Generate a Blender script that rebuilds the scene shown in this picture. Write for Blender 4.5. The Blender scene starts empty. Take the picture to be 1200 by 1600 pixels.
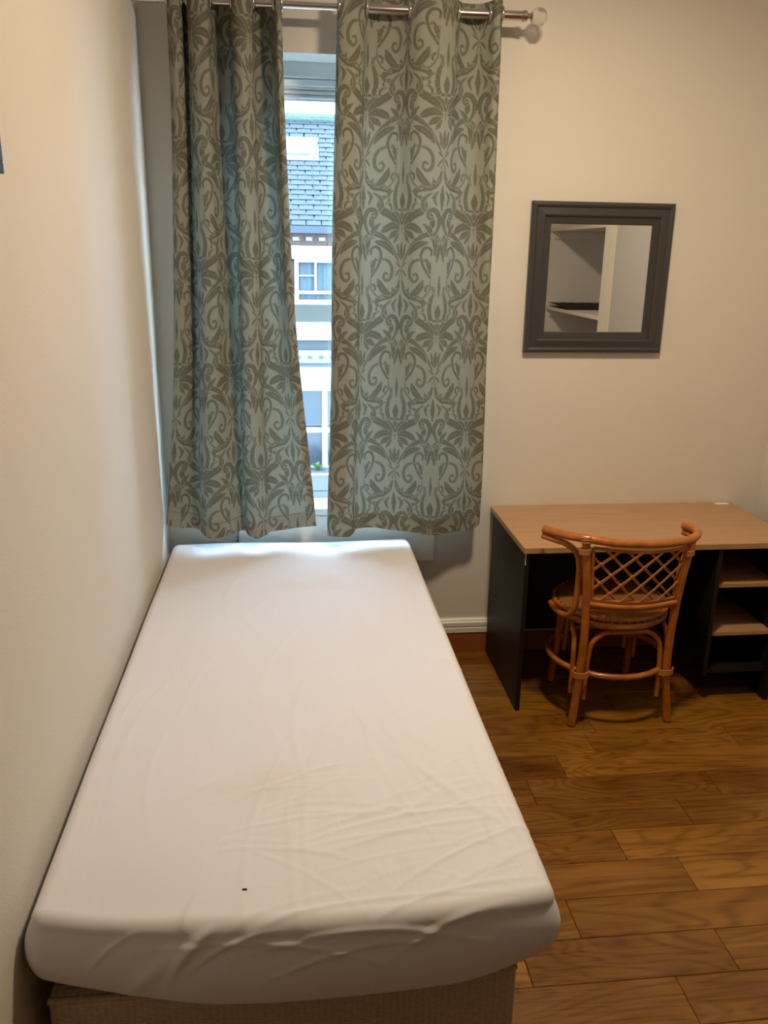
import bpy, bmesh, math, random
import numpy as np
from mathutils import Vector, Matrix

random.seed(7)
rng = np.random.default_rng(11)
scene = bpy.context.scene
C = scene.collection

# ------------------------------------------------------------------ camera
cam_d = bpy.data.cameras.new('camera')
cam_d.sensor_fit = 'VERTICAL'
cam_d.sensor_height = 36.0
cam_d.lens = 1314.63 / 1600 * 36.0
cam_d.clip_start = 0.02
cam_d.clip_end = 200
cam = bpy.data.objects.new('camera', cam_d)
C.objects.link(cam)
_f = Vector((0.10789, 0.94999, -0.29306))
_r = Vector((0.99402, -0.10811, 0.01548))
_u = Vector((0.01697, 0.29298, 0.95597))
m = Matrix((( _r.x, _u.x, -_f.x, 0), (_r.y, _u.y, -_f.y, 0), (_r.z, _u.z, -_f.z, 1.75), (0, 0, 0, 1)))
cam.matrix_world = m
scene.camera = cam

# ------------------------------------------------------------------ sky (bright overcast) and exposure
w = bpy.data.worlds.new('overcast_sky')
scene.world = w
w.use_nodes = True
bg = w.node_tree.nodes['Background']
bg.inputs[0].default_value = (0.50, 0.75, 1.0, 1)
bg.inputs[1].default_value = 21.0
scene.view_settings.view_transform = 'Standard'
scene.view_settings.look = 'None'
scene.view_settings.gamma = 1.0
scene.view_settings.exposure = 0.0
scene.view_settings.use_curve_mapping = False

LAMP = (0.80, 2.10, 2.93)          # the warm ceiling lamp of the room
LAMP_W = 41.0
LAMP_COL = (1.0, 0.79, 0.56)

# ------------------------------------------------------------------ helpers
def tag(o, label=None, cat=None, group=None, kind=None):
    if label: o['label'] = label
    if cat: o['category'] = cat
    if group: o['group'] = group
    if kind: o['kind'] = kind
    return o

def empty(name, loc=(0, 0, 0)):
    o = bpy.data.objects.new(name, None)
    o.empty_display_size = 0.1
    C.objects.link(o)
    o.location = loc
    return o

class MB:
    def __init__(s): s.v = []; s.f = []
    def add(s, vs, fs):
        b = len(s.v); s.v += [tuple(p) for p in vs]; s.f += [tuple(b + i for i in f) for f in fs]; return s
    def box(s, x0, x1, y0, y1, z0, z1, bev=0.0):
        if x0 > x1: x0, x1 = x1, x0
        if y0 > y1: y0, y1 = y1, y0
        if z0 > z1: z0, z1 = z1, z0
        if bev <= 0:
            vs = [(x, y, z) for z in (z0, z1) for y in (y0, y1) for x in (x0, x1)]
            return s.add(vs, [(0, 2, 3, 1), (4, 5, 7, 6), (0, 1, 5, 4), (2, 6, 7, 3), (0, 4, 6, 2), (1, 3, 7, 5)])
        bm = bmesh.new()
        bmesh.ops.create_cube(bm, size=1)
        for v in bm.verts:
            v.co = Vector(((x0 + x1) / 2 + v.co.x * (x1 - x0), (y0 + y1) / 2 + v.co.y * (y1 - y0), (z0 + z1) / 2 + v.co.z * (z1 - z0)))
        bmesh.ops.bevel(bm, geom=bm.edges[:], offset=bev, segments=2, affect='EDGES', profile=0.5)
        bm.verts.index_update()
        s.add([v.co[:] for v in bm.verts], [[v.index for v in f.verts] for f in bm.faces])
        bm.free(); return s
    def tube(s, pts, r, n=10, closed=False, cap=True, smooth=6):
        pts = [Vector(p) for p in pts]
        rs = list(r) if isinstance(r, (list, tuple)) else [r] * len(pts)
        if smooth > 1 and len(pts) > 2: pts, rs = spline(pts, rs, smooth, closed)
        k = len(pts); rings = []
        prev = None
        for i, p in enumerate(pts):
            if closed: t = pts[(i + 1) % k] - pts[i - 1]
            else: t = pts[min(i + 1, k - 1)] - pts[max(i - 1, 0)]
            t.normalize()
            if prev is None:
                a = Vector((0, 0, 1)) if abs(t.z) < .9 else Vector((1, 0, 0))
                nrm = (a - t * a.dot(t)).normalized()
            else:
                nrm = (prev - t * prev.dot(t)).normalized()
            prev = nrm; b = t.cross(nrm)
            rings.append([p + (nrm * math.cos(2 * math.pi * j / n) + b * math.sin(2 * math.pi * j / n)) * rs[i] for j in range(n)])
        vs = [q for rg in rings for q in rg]; fs = []
        for i in range(k if closed else k - 1):
            a, b2 = i * n, ((i + 1) % k) * n
            for j in range(n): fs.append((a + j, a + (j + 1) % n, b2 + (j + 1) % n, b2 + j))
        if cap and not closed:
            fs.append(tuple(reversed(range(n)))); fs.append(tuple((k - 1) * n + j for j in range(n)))
        return s.add(vs, fs)
    def lathe(s, prof, axis_o, axis_d, n=24):
        o = Vector(axis_o); d = Vector(axis_d).normalized()
        a = Vector((0, 0, 1)) if abs(d.z) < .9 else Vector((1, 0, 0))
        e1 = (a - d * a.dot(d)).normalized(); e2 = d.cross(e1); vs = []
        for (r, h) in prof:
            for j in range(n):
                q = 2 * math.pi * j / n
                vs.append(o + d * h + (e1 * math.cos(q) + e2 * math.sin(q)) * r)
        fs = []
        for i in range(len(prof) - 1):
            for j in range(n): fs.append((i * n + j, i * n + (j + 1) % n, (i + 1) * n + (j + 1) % n, (i + 1) * n + j))
        fs.append(tuple(reversed(range(n)))); fs.append(tuple((len(prof) - 1) * n + j for j in range(n)))
        return s.add(vs, fs)
    def extrude_x(s, prof, x0, x1):      # profile in (y, z)
        k = len(prof)
        vs = [(x0, y, z) for y, z in prof] + [(x1, y, z) for y, z in prof]
        fs = [(i, (i + 1) % k, k + (i + 1) % k, k + i) for i in range(k)] + [tuple(reversed(range(k))), tuple(range(k, 2 * k))]
        return s.add(vs, fs)
    def build(s, name, mat, parent=None, smooth=False):
        me = bpy.data.meshes.new(name)
        me.from_pydata(s.v, [], s.f)
        bm = bmesh.new(); bm.from_mesh(me)
        bmesh.ops.recalc_face_normals(bm, faces=bm.faces)
        bm.to_mesh(me); bm.free()
        if smooth:
            me.polygons.foreach_set('use_smooth', [True] * len(me.polygons))
            try: me.set_sharp_from_angle(angle=math.radians(45))
            except Exception: pass
        me.materials.append(mat)
        o = bpy.data.objects.new(name, me); C.objects.link(o)
        if parent:
            o.parent = parent
            o.matrix_parent_inverse = Matrix.Translation(-Vector(wloc(parent)))
        return o

def wloc(o):
    l = Vector(o.location)
    while o.parent:
        l = l + o.matrix_parent_inverse.to_translation(); o = o.parent; l = l + Vector(o.location)
    return l

def spline(pts, rs, sub, closed=False):
    k = len(pts); out = []; ro = []
    rngi = range(k) if closed else range(k - 1)
    for i in rngi:
        if closed: p0, p1, p2, p3 = pts[i - 1], pts[i], pts[(i + 1) % k], pts[(i + 2) % k]; r1, r2 = rs[i], rs[(i + 1) % k]
        else: p0, p1, p2, p3 = pts[max(i - 1, 0)], pts[i], pts[i + 1], pts[min(i + 2, k - 1)]; r1, r2 = rs[i], rs[i + 1]
        for j in range(sub):
            t = j / sub
            out.append(0.5 * ((2 * p1) + (p2 - p0) * t + (2 * p0 - 5 * p1 + 4 * p2 - p3) * t * t + (3 * p1 - p0 - 3 * p2 + p3) * t ** 3))
            ro.append(r1 + (r2 - r1) * t)
    if not closed: out.append(pts[-1]); ro.append(rs[-1])
    return out, ro

def grid_mesh(name, V, mat, attrs=None, parent=None):
    ny, nx = V.shape[:2]
    me = bpy.data.meshes.new(name)
    me.vertices.add(nx * ny); me.vertices.foreach_set('co', V.reshape(-1).astype(np.float32))
    i = np.arange(ny - 1)[:, None] * nx + np.arange(nx - 1)[None, :]
    q = np.stack([i, i + 1, i + nx + 1, i + nx], -1).reshape(-1, 4).astype(np.int32)
    me.loops.add(q.size); me.loops.foreach_set('vertex_index', q.reshape(-1))
    me.polygons.add(len(q)); me.polygons.foreach_set('loop_start', np.arange(0, q.size, 4, dtype=np.int32))
    me.polygons.foreach_set('use_smooth', np.ones(len(q), dtype=bool))
    me.update(calc_edges=True); me.validate()
    for k, a in (attrs or {}).items():
        at = me.attributes.new(k, 'FLOAT', 'POINT'); at.data.foreach_set('value', a.reshape(-1).astype(np.float32))
    me.materials.append(mat)
    o = bpy.data.objects.new(name, me); C.objects.link(o)
    if parent:
        o.parent = parent; o.matrix_parent_inverse = Matrix.Translation(-Vector(wloc(parent)))
    return o

# ------------------------------------------------------------------ materials
class NT:
    def __init__(s, name):
        s.m = bpy.data.materials.new(name); s.m.use_nodes = True
        s.t = s.m.node_tree; s.n = s.t.nodes; s.b = s.n['Principled BSDF']; s.out = s.n['Material Output']
    def new(s, ty, **kw):
        x = s.n.new(ty)
        for k, v in kw.items():
            if k.startswith('i_'): s.put(x, k[2:], v)
            else: setattr(x, k, v)
        return x
    def put(s, node, key, v):
        i = node.inputs[int(key)] if key.isdigit() else node.inputs[key.replace('_', ' ')]
        if isinstance(v, bpy.types.NodeSocket): s.t.links.new(v, i)
        else: i.default_value = v
    def link(s, a, b): s.t.links.new(a, b)
    def pos(s): return s.new('ShaderNodeNewGeometry').outputs['Position']
    def scale(s, vec, sc, off=None):
        mp = s.new('ShaderNodeMapping'); s.link(vec, mp.inputs['Vector']); mp.inputs['Scale'].default_value = sc
        if off is not None: s.link(off, mp.inputs['Location'])
        return mp.outputs[0]
    def noise(s, vec, scale=5, detail=3, rough=.5, dist=0.0):
        x = s.new('ShaderNodeTexNoise'); s.link(vec, x.inputs['Vector'])
        x.inputs['Scale'].default_value = scale; x.inputs['Detail'].default_value = detail
        x.inputs['Roughness'].default_value = rough; x.inputs['Distortion'].default_value = dist
        return x.outputs['Fac']
    def math(s, op, a, b=0.0, c=0.0):
        x = s.new('ShaderNodeMath', operation=op)
        for i, v in enumerate((a, b, c)): s.put(x, str(i), v)
        return x.outputs[0]
    def mix(s, f, a, b, mode='MIX'):
        x = s.new('ShaderNodeMix', data_type='RGBA', blend_type=mode)
        s.put(x, '0', f); s.put(x, '6', a); s.put(x, '7', b)
        return x.outputs[2]
    def ramp(s, f, stops):
        x = s.new('ShaderNodeValToRGB'); s.link(f, x.inputs[0]); e = x.color_ramp.elements
        while len(e) < len(stops): e.new(.5)
        for k, (p, c) in enumerate(stops): e[k].position = p; e[k].color = c if len(c) == 4 else (*c, 1)
        return x.outputs[0]
    def bump(s, h, strength=.2, dist=.01, nrm=None):
        x = s.new('ShaderNodeBump'); s.link(h, x.inputs['Height']); x.inputs['Strength'].default_value = strength; x.inputs['Distance'].default_value = dist
        if nrm is not None: s.link(nrm, x.inputs['Normal'])
        return x.outputs[0]
    def P(s, **kw):
        for k, v in kw.items(): s.put(s.b, k, v)
        return s.m

def c4(c): return (*c, 1)

def flat(name, col, rough=.5, metal=0.0, var=.06, scale=12.0, bump=0.0, bscale=200.0, **kw):
    n = NT(name); p = n.pos()
    f = n.noise(p, scale, 4)
    lo = tuple(max(0, x * (1 - var)) for x in col); hi = tuple(min(1, x * (1 + var)) for x in col)
    n.P(Base_Color=n.mix(f, c4(lo), c4(hi)), Roughness=rough, Metallic=metal)
    if bump > 0: n.P(Normal=n.bump(n.noise(p, bscale, 3), bump, .003))
    for k, v in kw.items(): n.put(n.b, k, v)
    return n.m

M = {}
M['wall'] = flat('painted_wall', (.70, .66, .585), .75, var=.03, scale=3, bump=.22, bscale=160)
M['ceil'] = flat('ceiling_paint', (.78, .76, .72), .8, var=.02)
M['white'] = flat('white_gloss_paint', (.80, .78, .73), .35, var=.03)
M['upvc'] = flat('white_window_frame', (.82, .84, .85), .3, var=.02)
M['redwood'] = flat('reddish_wood', (.30, .085, .02), .4, var=.25, scale=20)
M['black_lam'] = flat('black_laminate', (.010, .008, .006), .5, var=.25, scale=30, Specular_IOR_Level=.3)
M['chrome'] = flat('brushed_chrome', (.62, .60, .57), .18, 1.0, var=.05)
M['steel'] = flat('dark_steel', (.2, .2, .2), .35, 1.0)
M['gap'] = flat('dark_gap', (.05, .025, .01), .8)
M['cap'] = flat('dark_rubber', (.03, .02, .015), .7)
M['paper'] = flat('white_sticker', (.82, .80, .76), .5)
M['blackcloth'] = flat('black_cloth', (.01, .01, .01), .9)
M['shelfpaint'] = flat('cream_shelf_paint', (.74, .70, .60), .5)
M['navyframe'] = flat('dark_frame', (.02, .022, .03), .4)
M['print'] = flat('pale_print', (.5, .48, .44), .6, var=.3, scale=8)
M['mframe'] = flat('grey_mirror_frame', (.044, .043, .041), .42, var=.12, scale=40)
M['greydoor'] = flat('pale_grey_door', (.50, .49, .49), .5, var=.03)
M['slotdark'] = flat('dark_slot', (.02, .02, .022), .7)

n = NT('mirror_glass'); n.P(Base_Color=(.86, .87, .86, 1), Metallic=1.0, Roughness=.01); M['mirror'] = n.m
n = NT('crystal_glass'); n.P(Base_Color=(.95, .95, .95, 1), Transmission_Weight=1.0, Roughness=.02, IOR=1.5); M['crystal'] = n.m
n = NT('window_glass')
tr = n.new('ShaderNodeBsdfTransparent', i_Color=(.95, .98, 1, 1)); gl = n.new('ShaderNodeBsdfGlossy', i_Roughness=.02)
mx = n.new('ShaderNodeMixShader'); mx.inputs[0].default_value = .05
n.link(tr.outputs[0], mx.inputs[1]); n.link(gl.outputs[0], mx.inputs[2]); n.link(mx.outputs[0], n.out.inputs[0]); M['glass'] = n.m

# oak floor planks: every plank takes its own tone and its own piece of grain
n = NT('oak_plank')
oi = n.new('ShaderNodeObjectInfo'); rnd = oi.outputs['Random']
cx = n.new('ShaderNodeCombineXYZ'); n.link(n.math('MULTIPLY', rnd, 37.0), cx.inputs[0]); n.link(n.math('MULTIPLY', rnd, 91.0), cx.inputs[1]); n.link(n.math('MULTIPLY', rnd, 13.0), cx.inputs[2])
va = n.new('ShaderNodeVectorMath', operation='ADD'); n.link(n.pos(), va.inputs[0]); n.link(cx.outputs[0], va.inputs[1]); pp = va.outputs[0]
big = n.noise(n.scale(pp, (1.3, 6.5, 1)), 1.0, 2, .45, .6)
rings = n.math('SINE', n.math('MULTIPLY', big, 95.0))
rings = n.math('POWER', n.math('MULTIPLY_ADD', rings, .5, .5), 2.2)
fine = n.ramp(n.noise(n.scale(pp, (5, 110, 1)), 1.0, 4, .65), [(.35, (0, 0, 0)), (.65, (1, 1, 1))])
blot = n.noise(n.scale(pp, (1.6, 5, 1)), 1.0, 3, .55, .4)
base = n.ramp(blot, [(.30, (.120, .046, .009)), (.5, (.215, .094, .021)), (.70, (.315, .150, .042))])
base = n.mix(n.math('MULTIPLY', rings, .62), base, (.080, .028, .005, 1))
base = n.mix(n.math('MULTIPLY', fine, .35), base, (.33, .165, .050, 1))
hv = n.new('ShaderNodeHueSaturation'); n.link(base, hv.inputs['Color']); hv.inputs['Saturation'].default_value = 1.08
n.link(n.math('MULTIPLY_ADD', rnd, .45, .76), hv.inputs['Value']); n.link(n.math('MULTIPLY_ADD', rnd, .008, .495), hv.inputs['Hue'])
n.P(Base_Color=hv.outputs[0], Roughness=n.math('MULTIPLY_ADD', fine, .18, .26), Normal=n.bump(n.math('ADD', fine, n.math('MULTIPLY', rings, .4)), .10, .002))
M['oak'] = n.m

n = NT('beech_laminate'); p = n.pos()
g = n.noise(n.scale(p, (5, 70, 70)), 1.0, 4, .6); g2 = n.noise(n.scale(p, (1, 5, 5)), 1.0, 2)
col = n.ramp(g, [(.3, (.39, .215, .103)), (.7, (.50, .295, .152))]); col = n.mix(n.math('MULTIPLY', g2, .4), col, (.47, .27, .135, 1))
n.P(Base_Color=col, Roughness=.38); M['beech'] = n.m
M['beech_edge'] = flat('beech_edge_band', (.40, .24, .085), .45, var=.15, scale=30)

n = NT('rattan'); p = n.pos()
g = n.noise(p, 22, 4, .6); g2 = n.noise(n.scale(p, (1, 1, .2)), 160, 2)
col = n.ramp(g, [(.28, (.30, .088, .012)), (.55, (.46, .150, .022)), (.8, (.58, .225, .045))]); col = n.mix(n.math('MULTIPLY', g2, .3), col, (.36, .11, .016, 1))
n.P(Base_Color=col, Roughness=.30, Coat_Weight=.35, Coat_Roughness=.2); M['rattan'] = n.m
M['cane'] = flat('split_cane', (.50, .20, .055), .42, var=.2, scale=60)
n = NT('woven_seat'); p = n.pos()
wv = n.new('ShaderNodeTexWave', i_Scale=55.0, i_Distortion=1.0); n.link(p, wv.inputs[0])
n.P(Base_Color=n.mix(wv.outputs[1], (.20, .07, .015, 1), (.40, .17, .05, 1)), Roughness=.45, Normal=n.bump(wv.outputs[1], .5, .004)); M['weave'] = n.m

# bed sheet: plain cotton, faint creases and a few stains with shapes of their own
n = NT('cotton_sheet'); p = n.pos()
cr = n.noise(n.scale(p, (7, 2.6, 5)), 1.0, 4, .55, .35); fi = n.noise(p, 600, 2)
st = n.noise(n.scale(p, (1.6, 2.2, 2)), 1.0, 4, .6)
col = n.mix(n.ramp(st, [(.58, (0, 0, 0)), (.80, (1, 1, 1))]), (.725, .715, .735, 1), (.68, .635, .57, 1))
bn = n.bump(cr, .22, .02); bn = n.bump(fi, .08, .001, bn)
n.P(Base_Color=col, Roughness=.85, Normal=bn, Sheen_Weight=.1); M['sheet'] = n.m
n = NT('mattress_ticking'); p = n.pos()
n.P(Base_Color=n.mix(n.noise(p, 30, 2), (.60, .50, .38, 1), (.68, .58, .46, 1)), Roughness=.85, Normal=n.bump(n.noise(p, 120, 2), .2, .004)); M['tick'] = n.m
n = NT('divan_fabric'); p = n.pos()
vo = n.new('ShaderNodeTexVoronoi'); n.link(n.scale(p, (75, 75, 150)), vo.inputs['Vector']); vo.inputs['Scale'].default_value = 1.0; vo.inputs['Randomness'].default_value = .35
n.P(Base_Color=n.mix(vo.outputs['Distance'], (.60, .47, .33, 1), (.40, .29, .19, 1)), Roughness=.9, Normal=n.bump(vo.outputs['Distance'], .7, .006)); M['divan'] = n.m

# curtain: damask pattern comes from the mesh attribute "damask"
n = NT('damask_curtain'); p = n.pos()
at = n.new('ShaderNodeAttribute', attribute_name='damask').outputs['Fac']
hm = n.new('ShaderNodeAttribute', attribute_name='hem').outputs['Fac']
wz = n.noise(n.scale(p, (60, 60, 900)), 1.0, 2, .5); wx = n.noise(n.scale(p, (900, 300, 60)), 1.0, 2, .5)
wvv = n.math('MULTIPLY_ADD', wz, .5, n.math('MULTIPLY', wx, .5))
fac = n.math('MULTIPLY', at, n.math('MULTIPLY_ADD', wvv, .7, .62))
col = n.mix(fac, (.275, .286, .236, 1), (.124, .122, .090, 1))
col = n.mix(n.new('ShaderNodeAttribute', attribute_name='edge').outputs['Fac'], col, (.52, .56, .55, 1))
df = n.new('ShaderNodeBsdfDiffuse', i_Color=col, i_Normal=n.bump(wvv, .25, .002))
tl = n.new('ShaderNodeBsdfTranslucent', i_Color=n.mix(fac, (.27, .325, .265, 1), (.15, .178, .135, 1)))
mx = n.new('ShaderNodeMixShader'); n.link(n.math('MULTIPLY_ADD', hm, -.058, .072), mx.inputs[0])
n.link(df.outputs[0], mx.inputs[1]); n.link(tl.outputs[0], mx.inputs[2]); n.link(mx.outputs[0], n.out.inputs[0]); M['curtain'] = n.m

# outside
n = NT('slate'); rnd = n.new('ShaderNodeObjectInfo').outputs['Random']; p = n.pos()
g = n.noise(p, 9, 4, .6)
col = n.mix(g, (.011, .013, .015, 1), (.025, .028, .030, 1)); col = n.mix(n.math('MULTIPLY', rnd, .4), col, (.014, .013, .020, 1)); n.P(Base_Color=col, Roughness=.6); M['slate'] = n.m
n = NT('mossy_ridge'); p = n.pos(); n.P(Base_Color=n.mix(n.noise(p, 14, 4), (.03, .045, .03, 1), (.07, .085, .07, 1)), Roughness=.9, Normal=n.bump(n.noise(p, 20, 3), .8, .05)); M['moss'] = n.m
M['brick'] = flat('red_brick', (0.0490, 0.0187, 0.0122), .85, var=.3, scale=6)
M['mortar'] = flat('mortar', (0.0720, 0.0684, 0.0630), .9)
M['render'] = flat('white_render', (0.3096, 0.3096, 0.3024), .8, var=.02)
M['stone'] = flat('pale_stone', (0.1414, 0.1457, 0.1371), .8, var=.06)
M['gutter'] = flat('dark_gutter', (0.0113, 0.0151, 0.0252), .5)
M['greyboard'] = flat('grey_painted_board', (0.0324, 0.0405, 0.0454), .6, var=.1)
M['darkglass'] = flat('dark_pane', (0.0076, 0.0119, 0.0184), .12, var=.4, scale=25)
M['midglass'] = flat('grey_pane', (0.0259, 0.0363, 0.0450), .15, var=.1)
M['netcurtain'] = flat('net_curtain', (0.0413, 0.0547, 0.0607), .8, var=.1, scale=10)
M['leaf'] = flat('green_leaf', (0.0360, 0.1008, 0.0216), .6, var=.4, scale=30)
M['asphalt'] = flat('asphalt', (0.0792, 0.0792, 0.0828), .9)

# ------------------------------------------------------------------ room shell
D = 3.4806; XL = -0.527; XR = 2.114; YB = -2.6; CEIL = 3.0
WX0, WX1, WZ0, WZ1 = -0.355, 0.62, 0.665, 2.455       # window opening
fl = MB().box(XL - .1, 2.95, YB - .1, D + .3, -.09, -.014).build('floor', M['gap']); tag(fl, kind='structure')
PW = .1425; Y0 = 1.4705
anchor = {-1: [.86], 0: [.95], 1: [.58, 1.126], 2: [.753], 3: [1.152], 4: [.995], 5: [1.276], 6: [1.447], 7: [.945], 8: [1.10], 9: [1.15], 10: [1.29], 11: [.93, 1.62], 12: [1.40], 13: [1.05]}
prnd = random.Random(5)
k0 = int(math.floor((YB - Y0) / PW)); k1 = int(math.ceil((D - Y0) / PW))
for k in range(k0, k1):
    ya = max(Y0 + k * PW, YB); yb = min(Y0 + (k + 1) * PW, D)
    if yb - ya < .01: continue
    ends = sorted(anchor.get(k, [prnd.uniform(.2, 1.2)]))
    while ends[-1] < 2.78: ends.append(ends[-1] + prnd.uniform(.55, .95))
    while ends[0] > XL: ends.insert(0, ends[0] - prnd.uniform(.55, .95))
    xmax = 2.75 if -.1 < (ya + yb) / 2 < 1.3 else XR
    for a, b in zip(ends[:-1], ends[1:]):
        a = max(a, XL); b = min(b, xmax)
        if b - a < .02: continue
        dz = prnd.uniform(-.0006, .0004)
        mb = MB(); g = .0007; bv = .0012; z0, z1 = -.014, dz
        xs = (a + g, b - g); ys = (ya + g, yb - g)
        vs = [(x, y, z0) for y in ys for x in xs] + [(x, y, z1 - bv) for y in ys for x in xs]
        vs += [(x + (bv if i == 0 else -bv), y + (bv if j == 0 else -bv), z1) for j, y in enumerate(ys) for i, x in enumerate(xs)]
        fs = []
        for o_ in (0, 4): fs += [(o_, o_ + 1, o_ + 5, o_ + 4), (o_ + 1, o_ + 3, o_ + 7, o_ + 5), (o_ + 3, o_ + 2, o_ + 6, o_ + 7), (o_ + 2, o_, o_ + 4, o_ + 6)]
        fs += [(8, 9, 11, 10)]
        mb.add(vs, fs).build('plank', M['oak'], fl)

T = .34
b = MB()
b.box(XL - .1, WX0, D, D + T, 0, CEIL).box(WX1, XR + .1, D, D + T, 0, CEIL).box(WX0, WX1, D, D + T, 0, WZ0).box(WX0, WX1, D, D + T, WZ1, CEIL)
tag(b.build('wall_back', M['wall']), kind='structure')
tag(MB().box(XL - .1, XL, YB, D, 0, CEIL).build('wall_left', M['wall']), kind='structure')
AY0, AY1, AX, AZ = -.04, 1.25, 2.72, 2.45             # open closet in the right-hand wall
b = MB().box(XR, XR + .1, AY1, D, 0, CEIL).box(XR, XR + .1, YB, AY0, 0, CEIL).box(XR, XR + .1, AY0, AY1, AZ, CEIL)
b.box(AX, AX + .08, AY0 - .08, AY1 + .08, 0, AZ).box(XR + .1, AX, AY0 - .08, AY0, 0, AZ).box(XR + .1, AX, AY1, AY1 + .08, 0, AZ).box(XR + .1, AX, AY0, AY1, AZ, AZ + .05)
tag(b.build('wall_right', M['wall']), kind='structure')
DX0, DX1 = 0.45, 1.25
b = MB().box(XL - .1, DX0, YB - .1, YB, 0, CEIL).box(DX1, XR + .1, YB - .1, YB, 0, CEIL).box(DX0, DX1, YB - .1, YB, 2.05, CEIL)
tag(b.build('wall_rear', M['wall']), kind='structure')
tag(MB().box(XL - .1, AX + .1, YB - .1, D + T, CEIL, CEIL + .1).build('ceiling', M['ceil']), kind='structure')
tag(MB().box(XR - .018, XR, 1.25, 1.452, 0, 2.45, .003).build('trim_1', M['shelfpaint']), kind='structure')
tag(MB().box(XR - .014, XR, 1.456, 2.36, .165, 2.45, .002).build('door_2', M['greydoor']), kind='structure')
dr = MB().box(DX0, DX1, YB - .075, YB - .035, 0, 2.05, .002).build('door_1', M['white']); tag(dr, kind='structure')
for (za, zb) in ((.18, .85), (1.0, 1.88)):
    for xa in (DX0 + .1, DX0 + .44): MB().box(xa, xa + .26, YB - .038, YB - .028, za, zb, .004).build('door_panel', M['white'], dr)
MB().lathe([(.006, 0), (.006, .03), (.022, .035), (.026, .05), (.018, .065), (.0, .068)], (DX1 - .07, YB - .036, 1.0), (0, 1, 0), 16).build('door_knob', M['chrome'], dr, True)
b = MB().box(DX0 - .07, DX0, YB, YB + .015, 0, 2.12).box(DX1, DX1 + .07, YB, YB + .015, 0, 2.12).box(DX0, DX1, YB, YB + .015, 2.05, 2.12)
tag(b.build('trim_2', M['white']), kind='structure')

# skirting: moulded white board over a reddish wooden strip
prof = [(D, .098), (D - .020, .098), (D - .020, .120), (D - .016, .123), (D - .016, .127), (D - .020, .130), (D - .020, .147), (D - .015, .152), (D - .013, .158), (D - .008, .163), (D, .163)]
bb = MB().extrude_x(prof, .40, XR).build('baseboard_back', M['white']); tag(bb, kind='structure')
MB().box(.40, XR, D - .016, D, 0, .098, .001).build('wood_strip', M['redwood'], bb)
b = MB().box(XR - .018, XR, 1.452, D - .02, .098, .163, .003); bb = b.build('baseboard_right', M['white']); tag(bb, kind='structure')
MB().box(XR - .016, XR, 1.452, D - .02, 0, .098, .001).build('wood_strip', M['redwood'], bb)

# ------------------------------------------------------------------ window
wn = MB()
FY0, FY1 = D + .15, D + .23
wn.box(WX0, WX0 + .055, FY0, FY1, WZ0 + .035, WZ1).box(WX1 - .055, WX1, FY0, FY1, WZ0 + .035, WZ1).box(WX0 + .055, WX1 - .055, FY0, FY1, WZ1 - .055, WZ1).box(WX0 + .055, WX1 - .055, FY0, FY1, WZ0 + .035, WZ0 + .065)
win = wn.build('window_1', M['upvc']); tag(win, kind='structure')
def sash(y0, y1, z0, z1, top, bot):
    q = MB(); a, c = WX0 + .055, WX1 - .055
    q.box(a, a + .05, y0, y1, z0, z1, .004).box(c - .05, c, y0, y1, z0, z1, .004).box(a + .05, c - .05, y0, y1, z1 - top, z1, .004).box(a + .05, c - .05, y0, y1, z0, z0 + bot, .004)
    s_ = q.build('sash', M['upvc'], win)
    MB().box(a + .045, c - .045, (y0 + y1) / 2 - .003, (y0 + y1) / 2 + .003, z0 + bot - .004, z1 - top + .004).build('pane', M['glass'], s_)
sash(D + .195, D + .225, 1.475, 2.40, .075, .06)
sash(D + .16, D + .19, .73, 1.545, .075, .075)
# stepped head beads and trickle vent
MB().box(WX0 + .055, WX1 - .055, D + .165, D + .197, 2.372, 2.398, .004).build('head_bead', M['upvc'], win)
MB().box(WX0 + .055, WX1 - .055, D + .18, D + .2, 2.322, 2.40).build('head_board', M['upvc'], win)
for zz in (2.330, 2.346, 2.362): MB().box(WX0 + .055, WX1 - .055, D + .172, D + .2, zz, zz + .011, .003).build('head_slat', M['upvc'], win)
MB().box(WX0, WX1, D - .008, D + .15, WZ0, WZ0 + .034, .006).build('window_board', M['white'], win)
MB().box(-.233, .62, D - .012, D, .45, WZ0, .003).build('apron_board', M['white'], win)
MB().box(-.236, -.233, D - .0125, D, .45, WZ0).build('apron_joint', M['slotdark'], win)

# ------------------------------------------------------------------ house across the street
FY = 16.0
house = empty('town_house', (0.5, FY, -4.2)); tag(house, 'slate-roofed house with white bands seen through the window', 'building')
def hp(name, mat, *bx):
    q = MB()
    for k in bx: q.box(*k)
    return q.build(name, mat, house)
HX0, HX1 = -7.0, 8.0
hp('brick_wall', M['brick'], (HX0, HX1, FY + .12, FY + .4, -4.2, 2.2))
hp('gutter', M['gutter'], (HX0, HX1, FY - .14, FY + .1, 2.085, 2.21))
cn = hp('cornice', M['mortar'], (HX0, HX1, FY - .02, FY + .15, 1.875, 2.085))
for k in range(-8, 16):                                       # brick courses and pale dentils of the cornice
    x = .12 + k * .232
    MB().box(x - .112, x + .112, FY - .045, FY + .1, 1.878, 1.942, .004).build('brick', M['brick'], cn)
    MB().box(x - .125, x - .045, FY - .035, FY + .1, 1.952, 2.022, .004).build('brick', M['brick'], cn)
    MB().box(x - .035, x + .075, FY - .075, FY + .1, 1.955, 2.020, .006).build('dentil', M['stone'], cn)
    MB().box(x - .06, x + .16, FY - .045, FY + .1, 2.030, 2.082, .004).build('brick', M['brick'], cn)
hp('white_band', M['render'], (HX0, HX1, FY - .10, FY + .14, 1.645, 1.872))
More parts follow.
